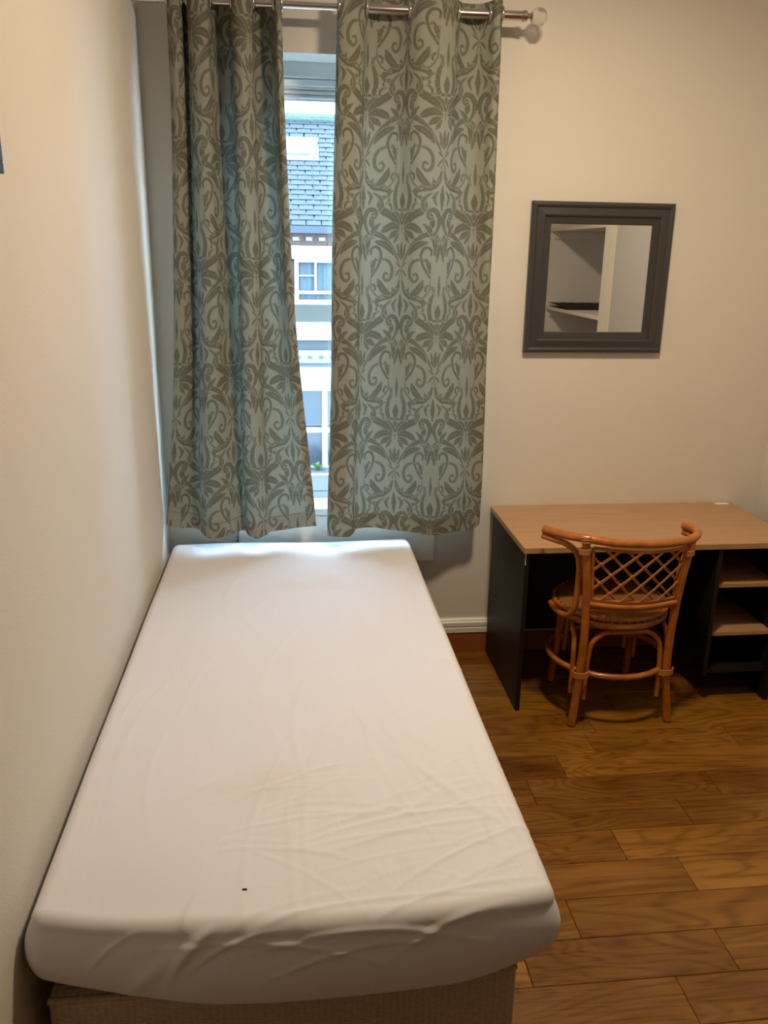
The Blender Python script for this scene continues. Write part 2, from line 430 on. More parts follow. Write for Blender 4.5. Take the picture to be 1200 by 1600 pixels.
for k in range(-5, 6):
    for j in range(11):                                      # bricks on the pier beside the window
        if k in (0,): MB().box(.0 - .12, .095, FY + .06, FY + .13, .95 + j * .068, 1.01 + j * .068, .004).build('brick', M['brick'], cn)
def upper_window(x0, first):
    x1 = x0 + 1.25
    wv_ = hp('window', M['render'], (x0, x0 + .075, FY - .02, FY + .14, .60, 1.645), (x1 - .075, x1, FY - .02, FY + .14, .60, 1.645), (x0 + .075, x1 - .075, FY - .02, FY + .14, 1.585, 1.645), (x0 + .075, x1 - .075, FY - .01, FY + .12, 1.03, 1.085), (x0, x1, FY - .03, FY + .14, .86, .925),
             (x0 + .365, x0 + .405, FY, FY + .1, 1.085, 1.59), (x0 + .84, x0 + .88, FY, FY + .1, 1.085, 1.59), (x0 + .075, x0 + .365, FY + .03, FY + .1, 1.34, 1.362))
    MB().box(x0 + .07, x1 - .07, FY + .09, FY + .105, .92, 1.6).build('pane', M['midglass'], wv_)
    q = MB(); xs = np.linspace(x0 + .08, x1 - .08, 120); top = [(x, FY + .075 + .012 * math.sin(x * 46 + math.sin(x * 9))) for x in xs]
    vs = [(x, y, 1.58) for x, y in top] + [(x, y, .93) for x, y in top]; nn = len(top)
    q.add(vs, [(i, i + 1, nn + i + 1, nn + i) for i in range(nn - 1)]); q.build('net_curtain', M['netcurtain'], wv_, True)
for x0 in (-5.2, -2.5, .105, 2.9, 5.6): upper_window(x0, x0 == .105)
hp('sill_band', M['stone'], (HX0, HX1, FY - .06, FY + .14, .46, .60))
hp('white_band', M['render'], (HX0, HX1, FY - .16, FY + .14, .21, .46))
hp('bay_slates', M['slate'], (HX0, HX1, FY - .10, FY + .14, .02, .21))
sf = hp('shop_fascia', M['stone'], (HX0, HX1, FY - .2, FY + .14, -.205, .02))
for k in range(-20, 24): MB().box(.33 + k * .21, .40 + k * .21, FY - .225, FY - .19, -.12, -.07, .005).build('dentil', M['greyboard'], sf)
hp('fascia_moulding', M['greyboard'], (HX0, HX1, FY - .17, FY + .14, -.285, -.205))
hp('white_band', M['render'], (HX0, HX1, FY - .19, FY + .14, -.72, -.285))
for x0 in (-5.0, -2.4, .08, 2.7, 5.3):
    x1 = x0 + 1.05
    wv_ = hp('window', M['render'], (x0, x0 + .07, FY - .1, FY + .14, -2.3, -.72), (x0 + .51, x0 + .61, FY - .1, FY + .14, -2.3, -.72), (x1 - .07, x1, FY - .1, FY + .14, -2.3, -.72), (x0, x1, FY - .09, FY + .14, -1.54, -1.46), (x0, x1, FY - .12, FY + .14, -2.34, -2.22))
    MB().box(x0 + .06, x0 + .52, FY + .04, FY + .1, -1.47, -.72).build('pane', M['darkglass'], wv_)
    MB().box(x0 + .06, x0 + .52, FY + .04, FY + .1, -2.25, -1.53).build('pane', M['midglass'], wv_)
    MB().box(x0 + .60, x1 - .06, FY + .04, FY + .1, -1.47, -.72).build('pane', M['darkglass'], wv_)
    MB().box(x0 + .60, x1 - .06, FY + .04, FY + .1, -2.25, -1.53).build('pane', M['midglass'], wv_)
hp('shop_front', M['render'], (HX0, HX1, FY - .05, FY + .13, -4.2, -2.34))
# roof
EV = Vector((0, FY - .12, 2.215)); sl = Vector((0, 1, 1)).normalized(); nr = Vector((0, -1, 1)).normalized()
RL = 2.86
q = MB(); q.add([EV + Vector((HX0, 0, 0)) - nr * .03, EV + Vector((HX1, 0, 0)) - nr * .03, EV + Vector((HX1, 0, 0)) + sl * RL - nr * .03, EV + Vector((HX0, 0, 0)) + sl * RL - nr * .03], [(0, 1, 2, 3)])
roof = q.build('roof', M['slate'], house)
SW, SG = .272, .128; rows = int(RL / SG)
def slate_geo(q, x, k):
    o = EV + sl * (k * SG + random.uniform(-.004, .004)); t = .008
    a = o + nr * (.006 + random.uniform(0, .004)); e = o + sl * (SG * 1.75) - nr * .012
    x0, x1 = x + .010, x + SW - .010
    up = nr * t
    vs = [a + Vector((x0, 0, 0)), a + Vector((x1, 0, 0)), e + Vector((x1, 0, 0)), e + Vector((x0, 0, 0))]
    vs = vs + [v + up for v in vs]
    q.add(vs, [(0, 3, 2, 1), (4, 5, 6, 7), (0, 1, 5, 4), (1, 2, 6, 5), (2, 3, 7, 6), (3, 0, 4, 7)])
rest = MB(); SKX0, SKX1, SKA, SKB = -.55, .43, 1.80, 2.24
for k in range(rows):
    for j in range(-26, 30):
        x = .06 + j * SW + (SW / 2 if k % 2 else 0) + random.uniform(-.006, .006)
        s0 = k * SG
        if x + SW > SKX0 and x < SKX1 and SKA - SG < s0 < SKB: continue
        if -6 <= j <= 7: slate_geo((sq := MB()), x, k); sq.build('slate', M['slate'], roof)
        else: slate_geo(rest, x, k)
tag(rest.build('slate_field', M['slate'], roof), kind='stuff')
def on_roof(x, s, h): return EV + Vector((x, 0, 0)) + sl * s + nr * h
def roof_box(name, mat, x0, x1, s0, s1, h0, h1):
    vs = [on_roof(x, s, h) for h in (h0, h1) for s in (s0, s1) for x in (x0, x1)]
    return MB().add(vs, [(0, 2, 3, 1), (4, 5, 7, 6), (0, 1, 5, 4), (2, 6, 7, 3), (0, 4, 6, 2), (1, 3, 7, 5)]).build(name, mat, roof)
roof_box('skylight_pane', M['render'], SKX0 + .05, SKX1 - .06, SKA + .06, SKB - .08, .05, .09)
roof_box('skylight_frame', M['stone'], SKX0, SKX1, SKA, SKB, -.02, .07)
roof_box('skylight_flashing', M['stone'], SKX0 - SW, SKX1 + .17, SKA - .13, SKB + .06, -.02, .018)
q = MB(); q.tube([on_roof(HX0, RL, .0), on_roof(0, RL, 0), on_roof(HX1, RL, 0)], .10, 10, smooth=1); q.build('ridge', M['moss'], roof)
wire = MB().tube([(.62, FY + .9, 3.85), (.50, FY + .6, 3.4), (.46, FY + .4, 3.05), (.52, FY + .2, 2.7)], .008, 6).build('cable', M['gutter'], house)
# street and planter
tag(MB().box(-30, 30, D + 1.2, 40, -4.4, -4.2).build('ground_street', M['asphalt']), kind='structure')
pl = empty('planter_box', (.7, FY - .75, -4.2)); tag(pl, 'grey slatted planter with green plants below the far window', 'planter')
MB().box(-.6, 2.4, FY - .94, FY - .6, -4.2, -2.10).build('planter_body', M['greyboard'], pl)
for k in range(5): MB().box(-.62, 2.42, FY - .97, FY - .94, -2.50 + k * .085, -2.43 + k * .085, .004).build('slat', M['greyboard'], pl)
for k in range(7):
    q = MB(); cx_, cy_ = -.4 + k * .42 + random.uniform(-.05, .05), FY - .78
    for j in range(26):
        a = random.uniform(0, 6.28); e = random.uniform(.3, 1.4); l = random.uniform(.08, .19)
        c0 = Vector((cx_, cy_, -2.1)); d_ = Vector((math.cos(a) * math.cos(e), math.sin(a) * math.cos(e), math.sin(e))); s_ = d_.cross(Vector((0, 0, 1))).normalized() * .03
        q.add([c0, c0 + d_ * l * .6 + s_, c0 + d_ * l, c0 + d_ * l * .6 - s_], [(0, 1, 2, 3)])
    q.build('plant', M['leaf'], pl)

# ------------------------------------------------------------------ damask tile (scrolls, acanthus, fleur) as a small raster
TW, TH = 510, 1300
tile = np.zeros((TH, TW), np.float32)
WK = .88
def stamp(x, y, r, val_to=1.0, erase=False):
    for (sx, sy) in ((x, y), (-x, y), (255 + x, y + 650), (255 - x, y + 650)):
        R = int(r + 3); ix = int(round(sx)); iy = int(round(sy))
        xx = np.arange(ix - R, ix + R + 1); yy = np.arange(iy - R, iy + R + 1)
        d = np.sqrt((xx[None, :] - sx) ** 2 + (yy[:, None] - sy) ** 2)
        val = np.clip((r - d) / 2.5 + .5, 0, 1)
        I = np.ix_(yy % TH, xx % TW)
        tile[I] = np.minimum(tile[I], 1 - val * (1 - val_to)) if erase else np.maximum(tile[I], val * val_to)
def stroke(pts, ws, vein=None):
    P_ = [Vector((a, b_, 0)) for a, b_ in pts]
    if not isinstance(ws, (list, tuple)): ws = [ws * .35] + [ws] * (len(pts) - 2) + [ws * .6]
    o, r = spline(P_, [q_ * WK for q_ in ws], 14)
    dm = 240 / 255
    for p_ in o: p_.x = p_.x if p_.x < 150 else 150 + (p_.x - 150) * .84
    for p_, q_ in zip(o, r): stamp(p_.x, p_.y, max(q_ / 2, 1.5) + 4.5, 0.0, True)
    for i, (p_, q_) in enumerate(zip(o, r)):
        w_ = max(q_ / 2, 1.5)
        if q_ > 20: w_ *= 1 + .13 * math.sin(i * 1.35)
        stamp(p_.x, p_.y, w_)
    if vein or max(ws) * WK > 19:
        for i, (p_, q_) in enumerate(zip(o, r)):
            if q_ > 14: stamp(p_.x, p_.y, 1.6, .45, True)
def leaf(pts, w_): # pointed leaf along a path
    k = len(pts); stroke(pts, [w_ * math.sin(math.pi * (.08 + .84 * i / (k - 1))) for i in range(k)], True)
stroke([(0, 385), (0, 340), (0, 300)], 10)
leaf([(0, 335), (12, 300), (0, 262)], 46); leaf([(0, 330), (30, 285), (66, 240)], 34); stroke([(0, 246), (34, 244), (66, 242)], [16, 16, 8])
leaf([(0, 238), (0, 195), (0, 150)], 46)
stroke([(46, 234), (58, 180), (50, 120), (36, 78), (52, 36), (80, 36), (86, 62), (68, 74)], [26, 28, 24, 18, 16, 15, 13, 10])
leaf([(0, 96), (0, 40), (0, -30)], 24); leaf([(24, 92), (34, 60), (28, 34)], 12)
stroke([(92, 118), (84, 140), (72, 130)], 10)
stroke([(22, 372), (36, 318), (82, 274), (132, 246), (152, 206), (134, 170), (106, 166), (96, 188), (112, 204)], [8, 34, 48, 44, 34, 24, 18, 14, 11])
leaf([(20, 352), (66, 336), (108, 350), (140, 374)], 50); leaf([(24, 366), (62, 384), (92, 412)], 40); leaf([(22, 380), (40, 410), (56, 436)], 26)
leaf([(176, 356), (208, 318), (196, 270), (160, 252)], 36)
stroke([(4, 588), (40, 512), (84, 440), (146, 388), (206, 376), (246, 412), (254, 480), (246, 536)], [6, 14, 22, 30, 36, 44, 32, 6])
leaf([(58, 506), (92, 462), (134, 436), (178, 424)], 44); leaf([(206, 380), (232, 430), (232, 500)], 34)
stroke([(214, 548), (170, 534), (128, 530), (86, 548), (64, 594), (70, 642), (96, 664), (118, 642), (108, 616), (92, 624)], [6, 16, 16, 20, 22, 22, 20, 17, 14, 12])
stroke([(206, 500), (208, 470), (180, 454), (150, 468), (136, 510), (152, 566), (190, 614), (206, 640)], [10, 16, 18, 20, 18, 16, 20, 6]); leaf([(168, 520), (192, 562), (200, 610)], 30)
leaf([(0, 540), (14, 506), (32, 446)], 30); leaf([(0, 538), (0, 490), (0, 436)], 30)
stroke([(0, 588), (20, 570), (34, 556)], 12); stroke([(0, 590), (22, 612), (36, 634)], 14); stroke([(0, 600), (10, 640), (8, 670)], 7)
leaf([(10, 662), (26, 716), (66, 752), (120, 764), (160, 786), (150, 818)], 42); leaf([(72, 748), (108, 726), (136, 690), (152, 652)], 46); leaf([(28, 716), (52, 724), (60, 704)], 18)
stroke([(208, 646), (200, 706), (160, 752), (122, 764)], [6, 9, 10, 8])
leaf([(0, 746), (0, 812), (0, 884)], 34); leaf([(26, 776), (50, 810), (36, 856)], 24)
stroke([(62, 786), (104, 820), (116, 866), (96, 894)], [6, 22, 22, 18])
stroke([(66, 1056), (30, 1006), (12, 944), (32, 894), (64, 884), (86, 908), (74, 936), (56, 930)], [6, 18, 30, 30, 26, 20, 17, 13])
leaf([(58, 1036), (72, 1000), (108, 968)], 34); leaf([(6, 1046), (16, 1062), (12, 1086)], 16); leaf([(36, 1036), (32, 1058), (12, 1076)], 12)
leaf([(150, 850), (176, 868), (180, 900)], 20)

def damask(u, v):                     # u, v in metres on the cloth
    k = 255 / .158
    fx = (u * k) % TW; fy = (v * k * 1.0) % TH
    x0 = np.floor(fx).astype(int); y0 = np.floor(fy).astype(int); ax = fx - x0; ay = fy - y0
    g = lambda yy, xx: tile[yy % TH, xx % TW]
    return (g(y0, x0) * (1 - ax) + g(y0, x0 + 1) * ax) * (1 - ay) + (g(y0 + 1, x0) * (1 - ax) + g(y0 + 1, x0 + 1) * ax) * ay

# ------------------------------------------------------------------ curtains
ROD_Y, ROD_Z = 3.372, 2.583
def resample(keys, nseg):
    P_ = [Vector((a, b_, 0)) for a, b_ in keys]
    o, _ = spline(P_, [0] * len(P_), nseg)
    return np.array([(p_.x, p_.y) for p_ in o])
def make_curtain(label, top, bot, xw, uoff, voff, zbot, eyelets, hem_l, hem_r, fold=1.0, fp=.8, edge_l=0.0, edge_r=0.0):
    nseg = int(round(380 / (len(top) - 1)))
    tp = resample(top, nseg); bt = resample(bot, nseg)
    nu = len(tp); nv = 620; ztop = ROD_Z + .042
    t = np.linspace(0, 1, nv)[:, None]
    wx_ = t ** xw; wy = np.clip(t * 1.1, 0, 1) ** fp
    x = tp[None, :, 0] * (1 - wx_) + bt[None, :, 0] * wx_
    y = tp[None, :, 1] * (1 - wy) + bt[None, :, 1] * wy
    y = np.minimum(y * fold, .062)
    arc = lambda P_: np.concatenate([[0], np.cumsum(np.hypot(*np.diff(P_, axis=0).T))])
    ub = arc(bt); ut = arc(tp); u = (.35 * ut + .65 * ub)[None, :] * np.ones((nv, 1))
    s = np.linspace(0, 1, nu)[None, :]
    # small undulations of hanging cloth
    y = y + t * (.0035 * np.sin(u * 31 + t * 5) + .003 * np.sin(u * 17 - t * 9 + 1.3)) + t * .002 * np.sin(t * 40 + u * 8)
    x = x + .004 * t * np.sin(t * 11 + s * 5)
    zb = np.interp(bt[:, 0], [q_[0] for q_ in zbot], [q_[1] for q_ in zbot])[None, :] + .002 * np.sin(s * 37 + 1)
    z = ztop * (1 - t) + zb * t
    V = np.stack([x, ROD_Y + y, z * np.ones_like(x)], -1)
    vlen = (ztop - z)
    dam = damask(u + uoff, vlen + voff + .004 * np.sin(u * 20))
    hem = ((z - zb) < .062).astype(float) + np.zeros_like(x)
    hem = np.maximum(hem, ((u < hem_l) | (u > u[0, -1] - hem_r)).astype(float))
    hem = np.maximum(hem, (z > ztop - .13).astype(float))
    dam = np.where(((z - zb) < .0645) & ((z - zb) > .0605), np.maximum(dam, .55), dam)
    edge = ((u < edge_l) | (u > u[0, -1] - edge_r)).astype(float)
    root = empty('curtain', (float(x[-1].mean()), ROD_Y, float(np.mean(zb))))
    tag(root, label, 'curtain', 'patterned eyelet curtains on the pole')
    fab = grid_mesh('fabric', V, M['curtain'], {'damask': dam, 'hem': hem, 'edge': edge}, root)
    for ex, ey in eyelets:
        ring = [(ex, ROD_Y + ey + .0245 * math.cos(a), ROD_Z + .0245 * math.sin(a)) for a in np.linspace(0, 2 * math.pi, 20, endpoint=False)]
        MB().tube(ring, .0055, 8, closed=True, smooth=1).build('eyelet', M['chrome'], root, True)
    return root
Rtop = [(.215, .03), (.195, .008), (.19, -.02), (.205, -.042), (.25, -.048), (.283, -.02), (.30, .02), (.33, .04), (.40, .04), (.437, .015), (.455, -.02), (.49, -.048), (.57, -.05), (.612, -.02), (.632, .02), (.66, .04), (.705, .038), (.735, .005), (.752, -.03), (.77, -.034), (.782, -.008), (.778, .02)]
Rbot = [(.185, .03), (.155, .022), (.146, -.01), (.152, -.045), (.195, -.062), (.245, -.045), (.262, -.012), (.29, -.002), (.345, .004), (.40, .0), (.45, -.008), (.495, -.022), (.55, -.036), (.60, -.042), (.64, -.036), (.68, -.024), (.715, -.012), (.745, -.008), (.77, -.006), (.79, -.003), (.798, .012), (.792, .028)]
make_curtain('wider grey damask curtain, right of the window gap, beside the mirror', Rtop, Rbot, .75, -.398, .24, [(.146, .622), (.235, .620), (.262, .640), (.345, .640), (.42, .634), (.50, .622), (.56, .616), (.66, .620), (.72, .622), (.77, .630), (.80, .652)], [(.193, -.01), (.292, 0), (.446, 0), (.622, 0), (.738, 0), (.781, -.005)], .165, .06, edge_l=.022)
Ltop = [(-.385, .03), (-.403, .005), (-.40, -.03), (-.378, -.045), (-.357, -.03), (-.348, .02), (-.340, .02), (-.331, -.03), (-.30, -.05), (-.265, -.04), (-.254, 0), (-.235, .038), (-.20, .038), (-.184, 0), (-.174, -.04), (-.145, -.05), (-.115, -.03), (-.105, .008), (-.08, .038), (-.05, .033), (-.037, 0), (-.03, -.033), (-.018, -.04), (-.008, -.02), (-.010, .008)]
Lbot = [(-.48, .02), (-.512, .006), (-.505, -.012), (-.47, -.012), (-.44, .0), (-.41, .01), (-.385, .008), (-.370, -.016), (-.345, -.045), (-.30, -.052), (-.26, -.036), (-.225, -.012), (-.203, .004), (-.196, -.015), (-.18, -.045), (-.15, -.056), (-.115, -.042), (-.095, -.016), (-.06, -.006), (-.02, -.006), (.02, -.01), (.06, -.015), (.085, -.01), (.098, -.004), (.088, .012)]
make_curtain('narrower grey damask curtain by the left wall, flaring at its hem', Ltop, Lbot, 2.0, -.07, .465, [(-.52, .680), (-.45, .655), (-.385, .645), (-.345, .626), (-.30, .630), (-.22, .645), (-.18, .632), (-.15, .626), (-.10, .636), (0, .648), (.055, .655), (.10, .660)], [(-.402, -.01), (-.352, -.01), (-.336, -.005), (-.254, 0), (-.184, 0), (-.106, 0), (-.037, 0), (-.009, -.005)], .05, .055, 1.3, 1.3, edge_r=.012)

rod = empty('curtain_pole', (.2, ROD_Y, ROD_Z)); tag(rod, 'brushed chrome curtain pole with a crystal ball finial', 'curtain pole')
MB().tube([(XL + .004, ROD_Y, ROD_Z), (.24, ROD_Y, ROD_Z)], .0125, 20, smooth=1).build('inner_pole', M['chrome'], rod, True)
MB().tube([(.20, ROD_Y, ROD_Z), (.862, ROD_Y, ROD_Z)], .0160, 20, smooth=1).build('outer_pole', M['chrome'], rod, True)
fi_ = MB().lathe([(.0165, 0), (.019, .002), (.019, .016), (.015, .019), (.010, .022), (.010, .030), (.014, .033), (.014, .037), (.0, .038)], (.858, ROD_Y, ROD_Z), (1, 0, 0), 24).build('finial_collar', M['chrome'], rod, True)
bm = bmesh.new(); bmesh.ops.create_icosphere(bm, subdivisions=3, radius=.0315)
for v in bm.verts: v.co += Vector((.920, ROD_Y, ROD_Z))
me = bpy.data.meshes.new('crystal_ball'); bm.to_mesh(me); bm.free(); me.materials.append(M['crystal'])
cb = bpy.data.objects.new('crystal_ball', me); C.objects.link(cb); cb.parent = rod; cb.matrix_parent_inverse = Matrix.Translation(-Vector(rod.location))
for bx_ in (.545, -.30):
    MB().lathe([(.024, 0), (.024, .006), (.008, .010), (.008, .09)], (bx_, D, ROD_Z - .024), (0, -1, 0), 16).tube([(bx_, ROD_Y + .02, ROD_Z - .024), (bx_, ROD_Y, ROD_Z - .024), (bx_, ROD_Y - .014, ROD_Z - .016), (bx_, ROD_Y - .02, ROD_Z + .002)], .006, 8).build('bracket', M['chrome'], rod, True)

# ------------------------------------------------------------------ bed
BX0, BX1, BY0, BY1 = -.505, .500, 1.262, 3.43
ZT = .572
base = empty('divan_base', (0, 2.35, 0)); tag(base, 'beige textured divan base under the mattress', 'bed base')
q = MB(); q.box(BX0 + .015, BX1 - .055, BY0 + .07, BY1, .05, .366, .02); q.build('base_body', M['divan'], base, True)
for x in (BX0 + .07, BX1 - .11):
    for y in (BY0 + .14, BY1 - .1): MB().lathe([(.018, 0), (.022, .01), (.022, .05), (.0, .051)], (x, y, 0), (0, 0, 1), 12).build('castor', M['cap'], base, True)
q = MB(); q.tube([(BX0 + .02, BY0 + .072, .362), (BX1 - .06, BY0 + .072, .362)], .006, 8, smooth=1); q.build('piping', M['divan'], base, True)

def wrap_surface(x0, x1, y0, y1, zt, r, hemf, nx, ny, disp, front):
    cx_, cy_ = (x0 + x1) / 2, (y0 + y1) / 2; hx, hy = (x1 - x0) / 2 - r, (y1 - y0) / 2 - r
    E = r * math.pi / 2 + 1.0                       # parameter reach past the inner rectangle (1.0 = full drop)
    def axis(h, n_):
        m_ = 46
        e = np.concatenate([np.linspace(0, r * math.pi / 2, 16)[1:], r * math.pi / 2 + np.linspace(0, 1, 36)[1:]])
        return np.concatenate([-(h + e[::-1]), np.linspace(-h, h, n_), h + e])
    U, Vv = np.meshgrid(axis(hx, nx), axis(hy, ny))
    du = np.sign(U) * np.maximum(np.abs(U) - hx, 0); dv = np.sign(Vv) * np.maximum(np.abs(Vv) - hy, 0)
    dist = np.maximum(np.abs(du), np.abs(dv)); L = np.hypot(du, dv) + 1e-9
    arc = r * math.pi / 2
    ang = np.minimum(dist, arc) / r
    out = r * np.sin(ang); dn = r * (1 - np.cos(ang)); k = np.clip(dist - arc, 0, 1)
    ex, ey = du / L, dv / L
    X = cx_ + np.clip(U, -hx, hx) + ex * out; Y = cy_ + np.clip(Vv, -hy, hy) + ey * out
    zs = zt - dn
    hz = hemf(X, Y, ex, ey)
    Z = np.where(k > 0, (zt - r) * (1 - k) + hz * k, zs)
    bul = np.sin(np.pi * np.clip(k, 0, 1) * .9) * .018
    X = X + ex * bul; Y = Y + ey * bul
    nx_, ny_, nz_ = ex * np.sin(ang), ey * np.sin(ang), np.cos(ang)
    d_ = disp(X, Y, Z, ang)
    X = X + nx_ * d_; Y = Y + ny_ * d_; Z = Z + nz_ * d_
    Y = Y + front(X, Y)
    return np.stack([X, Y, Z], -1)

wr = np.random.default_rng(3); ridges = []
for i in range(34):                                             # long slack folds along the bed
    x = wr.uniform(-.42, .44); y = wr.uniform(1.4, 3.1); a = math.radians(90 + wr.normal(0, 16) + x * 25); l = wr.uniform(.12, .40)
    ridges.append((x, y, a, l, wr.uniform(.006, .016), wr.uniform(.0012, .0042)))
for i in range(30):                                             # cross creases near the foot
    x = wr.uniform(-.05, .46); y = wr.uniform(1.28, 1.75); a = math.radians(wr.normal(10, 16)); l = wr.uniform(.06, .22)
    ridges.append((x, y, a, l, wr.uniform(.004, .010), wr.uniform(.0015, .004)))
for i in range(26):                                             # fine pressed creases
    x = wr.uniform(-.1, .45); y = wr.uniform(1.3, 2.3); a = math.radians(wr.normal(5, 25)); ridges.append((x, y, a, wr.uniform(.04, .14), wr.uniform(.0022, .004), wr.uniform(.0008, .0018)))
for i in range(12):
    x = wr.uniform(.15, .46); y = wr.uniform(1.6, 3.2); a = math.radians(wr.normal(100, 12)); ridges.append((x, y, a, wr.uniform(.05, .2), wr.uniform(.004, .010), wr.uniform(.001, .0026)))
for i in range(14):
    x = wr.uniform(-.45, .45); y = wr.uniform(1.3, 3.2); a = wr.uniform(0, 3.14); ridges.append((x, y, a, wr.uniform(.05, .15), wr.uniform(.004, .008), wr.uniform(.001, .0025)))
ridges += [(.33, 1.42, math.radians(24), .20, .006, .004), (.12, 1.31, math.radians(5), .24, .006, .004), (.30, 1.315, math.radians(8), .16, .006, .004), (-.20, 1.32, math.radians(70), .07, .010, .008), (.42, 1.56, math.radians(80), .16, .012, .004), (.40, 1.36, math.radians(30), .08, .006, .003)]
fr_ridges = [(-.20, .53, math.radians(48), .07, .010, .010), (-.26, .49, math.radians(42), .10, .016, .006), (-.05, .535, math.radians(-6), .20, .006, .006), (.14, .545, math.radians(-3), .2, .006, .006), (.10, .515, math.radians(8), .15, .005, .005), (.30, .55, math.radians(15), .12, .007, .006), (-.13, .535, math.radians(24), .08, .005, .006), (-.35, .52, math.radians(40), .06, .005, .004)]
def rid(A, B, lst):
    o = np.zeros_like(A)
    for (x, y, a, l, w_, h) in lst:
        c_, s_ = math.cos(a), math.sin(a); p_ = (A - x) * c_ + (B - y) * s_; q_ = -(A - x) * s_ + (B - y) * c_ + .15 * p_ * p_ / max(l, .05)
        o += h * np.exp(-(q_ / w_) ** 2) * np.exp(-(p_ / l) ** 4)
    return o
def sheet_disp(X, Y, Z, ang):
    top = np.cos(ang)
    d = .58 * rid(X, Y, ridges) * np.clip(top * 1.4, 0, 1)
    d += .0035 * np.sin(X * 9 + Y * 2) * np.sin(Y * 5 + 1) * top
    d += -.006 * np.exp(-((X + .33) / .13) ** 2 - ((Y - 1.30) / .07) ** 2)           # slack hollow at the foot corner
    fr = np.clip((1.40 - Y) / .06, 0, 1) * np.clip((ang - .5), 0, 1)
    d += .7 * rid(X, Z, fr_ridges) * fr
    return d
def sheet_hem(X, Y, ex, ey):
    fr = np.clip(-ey, 0, 1)
    zf = .398 + .14 * np.maximum(0, -(X + .16)) ** 1.25 + .75 * np.maximum(0, X - .28) ** 1.7
    return zf * fr + .42 * (1 - fr)
def sheet_front(X, Y):
    return np.where(X < 0, .26, .13) * X * X * np.clip((2.0 - Y) / .6, 0, 1)
mt = MB(); mt.box(BX0 + .02, BX1 - .03, BY0 + .085, BY1 - .02, .375, ZT - .025, .045)
matt = mt.build('mattress', M['tick'], None, True); tag(matt, 'single mattress between the sheet and the divan base', 'mattress')
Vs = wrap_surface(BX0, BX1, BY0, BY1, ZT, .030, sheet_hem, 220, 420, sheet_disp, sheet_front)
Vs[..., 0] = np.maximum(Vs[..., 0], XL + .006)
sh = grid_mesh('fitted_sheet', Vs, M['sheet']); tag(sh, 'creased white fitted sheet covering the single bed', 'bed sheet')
sd = sh.modifiers.new('cloth', 'SOLIDIFY'); sd.thickness = .0015; sd.offset = -1
sx, sy = -.109, 1.352
spk = MB().add([(sx, sy, ZT + .006), (sx + .009, sy - .001, ZT + .006), (sx + .010, sy + .003, ZT + .0065), (sx + .001, sy + .004, ZT + .0065), (sx + .005, sy + .001, ZT + .0085)], [(0, 1, 4), (1, 2, 4), (2, 3, 4), (3, 0, 4), (0, 3, 2, 1)])
tag(spk.build('lint_speck', M['cap']), 'tiny dark speck of lint on the white sheet', 'lint')

# ------------------------------------------------------------------ wall mirror
mx0, mx1, mz0, mz1 = .966, 1.558, 1.367, 1.962
mir = empty('wall_mirror', ((mx0 + mx1) / 2, D, mz0)); tag(mir, 'square mirror in a dark grey moulded frame on the wall', 'mirror')
profile = [(0, 0), (0, .020), (.004, .026), (.013, .030), (.020, .026), (.024, .022), (.050, .026), (.056, .022), (.058, .017), (.082, .014), (.085, .009), (.085, 0)]  # (inset, depth)
for side in range(4):
    q = MB(); vs = []
    cs = [((mx0, mz0), (1, 1)), ((mx1, mz0), (-1, 1)), ((mx1, mz1), (-1, -1)), ((mx0, mz1), (1, -1))]
    (a, da), (b_, db) = cs[side], cs[(side + 1) % 4]
    k = len(profile)
    vs = [(a[0] + da[0] * i, D - .001 - h, a[1] + da[1] * i) for i, h in profile] + [(b_[0] + db[0] * i, D - .001 - h, b_[1] + db[1] * i) for i, h in profile]
    q.add(vs, [(i, (i + 1) % k, k + (i + 1) % k, k + i) for i in range(k)] + [tuple(range(k)), tuple(range(k, 2 * k))])
    q.build('frame_rail', M['mframe'], mir)
MB().box(mx0 + .08, mx1 - .08, D - .008, D - .003, mz0 + .08, mz1 - .08).build('mirror_glass', M['mirror'], mir)

# ------------------------------------------------------------------ desk
dk = empty('desk', (1.42, 3.2, 0)); tag(dk, 'black desk with beech top and open side shelves', 'desk')
DF = 2.916; DZ = .6973
dt = MB().box(.868, 1.976, DF, D - .004, DZ - .022, DZ, .0015).build('desk_top', M['beech'], dk)
MB().box(.868, 1.976, DF - .0012, DF + .002, DZ - .0215, DZ - .0008).build('edge_band', M['beech_edge'], dt)
MB().box(.8668, .869, DF, D - .006, DZ - .0215, DZ - .0008).build('edge_band', M['beech_edge'], dt)
sp = MB().box(.876, .894, DF + .012, D - .025, 0, DZ - .022, .001).build('side_panel', M['black_lam'], dk)
MB().box(.8757, .8790, DF + .0112, DF + .0122, .625, DZ - .024).build('edge_chip', M['paper'], sp)
for (yy, zz) in ((3.33, .53), (3.34, .33)): MB().lathe([(.006, 0), (.006, .002), (.0, .0022)], (.876, yy, zz), (-1, 0, 0), 10).build('screw_cap', M['cap'], sp)
MB().box(1.932, 1.950, DF + .012, D - .025, 0, DZ - .022, .001).build('side_panel', M['black_lam'], dk)
MB().box(.894, 1.650, 3.375, 3.393, .145, DZ - .022, .001).build('modesty_panel', M['black_lam'], dk)
MB().box(1.650, 1.668, DF + .012, 3.40, .125, DZ - .022, .001).build('divider_panel', M['black_lam'], dk)
MB().box(1.668, 1.932, 3.385, 3.40, .125, DZ - .022, .001).build('back_panel', M['black_lam'], dk)
for zz in (.500, .290):
    s_ = MB().box(1.668, 1.932, DF + .035, 3.385, zz, zz + .016, .001).build('shelf', M['beech'], dk)
    MB().box(1.668, 1.932, DF + .0335, DF + .036, zz + .0005, zz + .0155).build('edge_band', M['beech_edge'], s_)
MB().box(1.668, 1.932, DF + .03, 3.385, .125, .143, .001).build('shelf', M['black_lam'], dk)
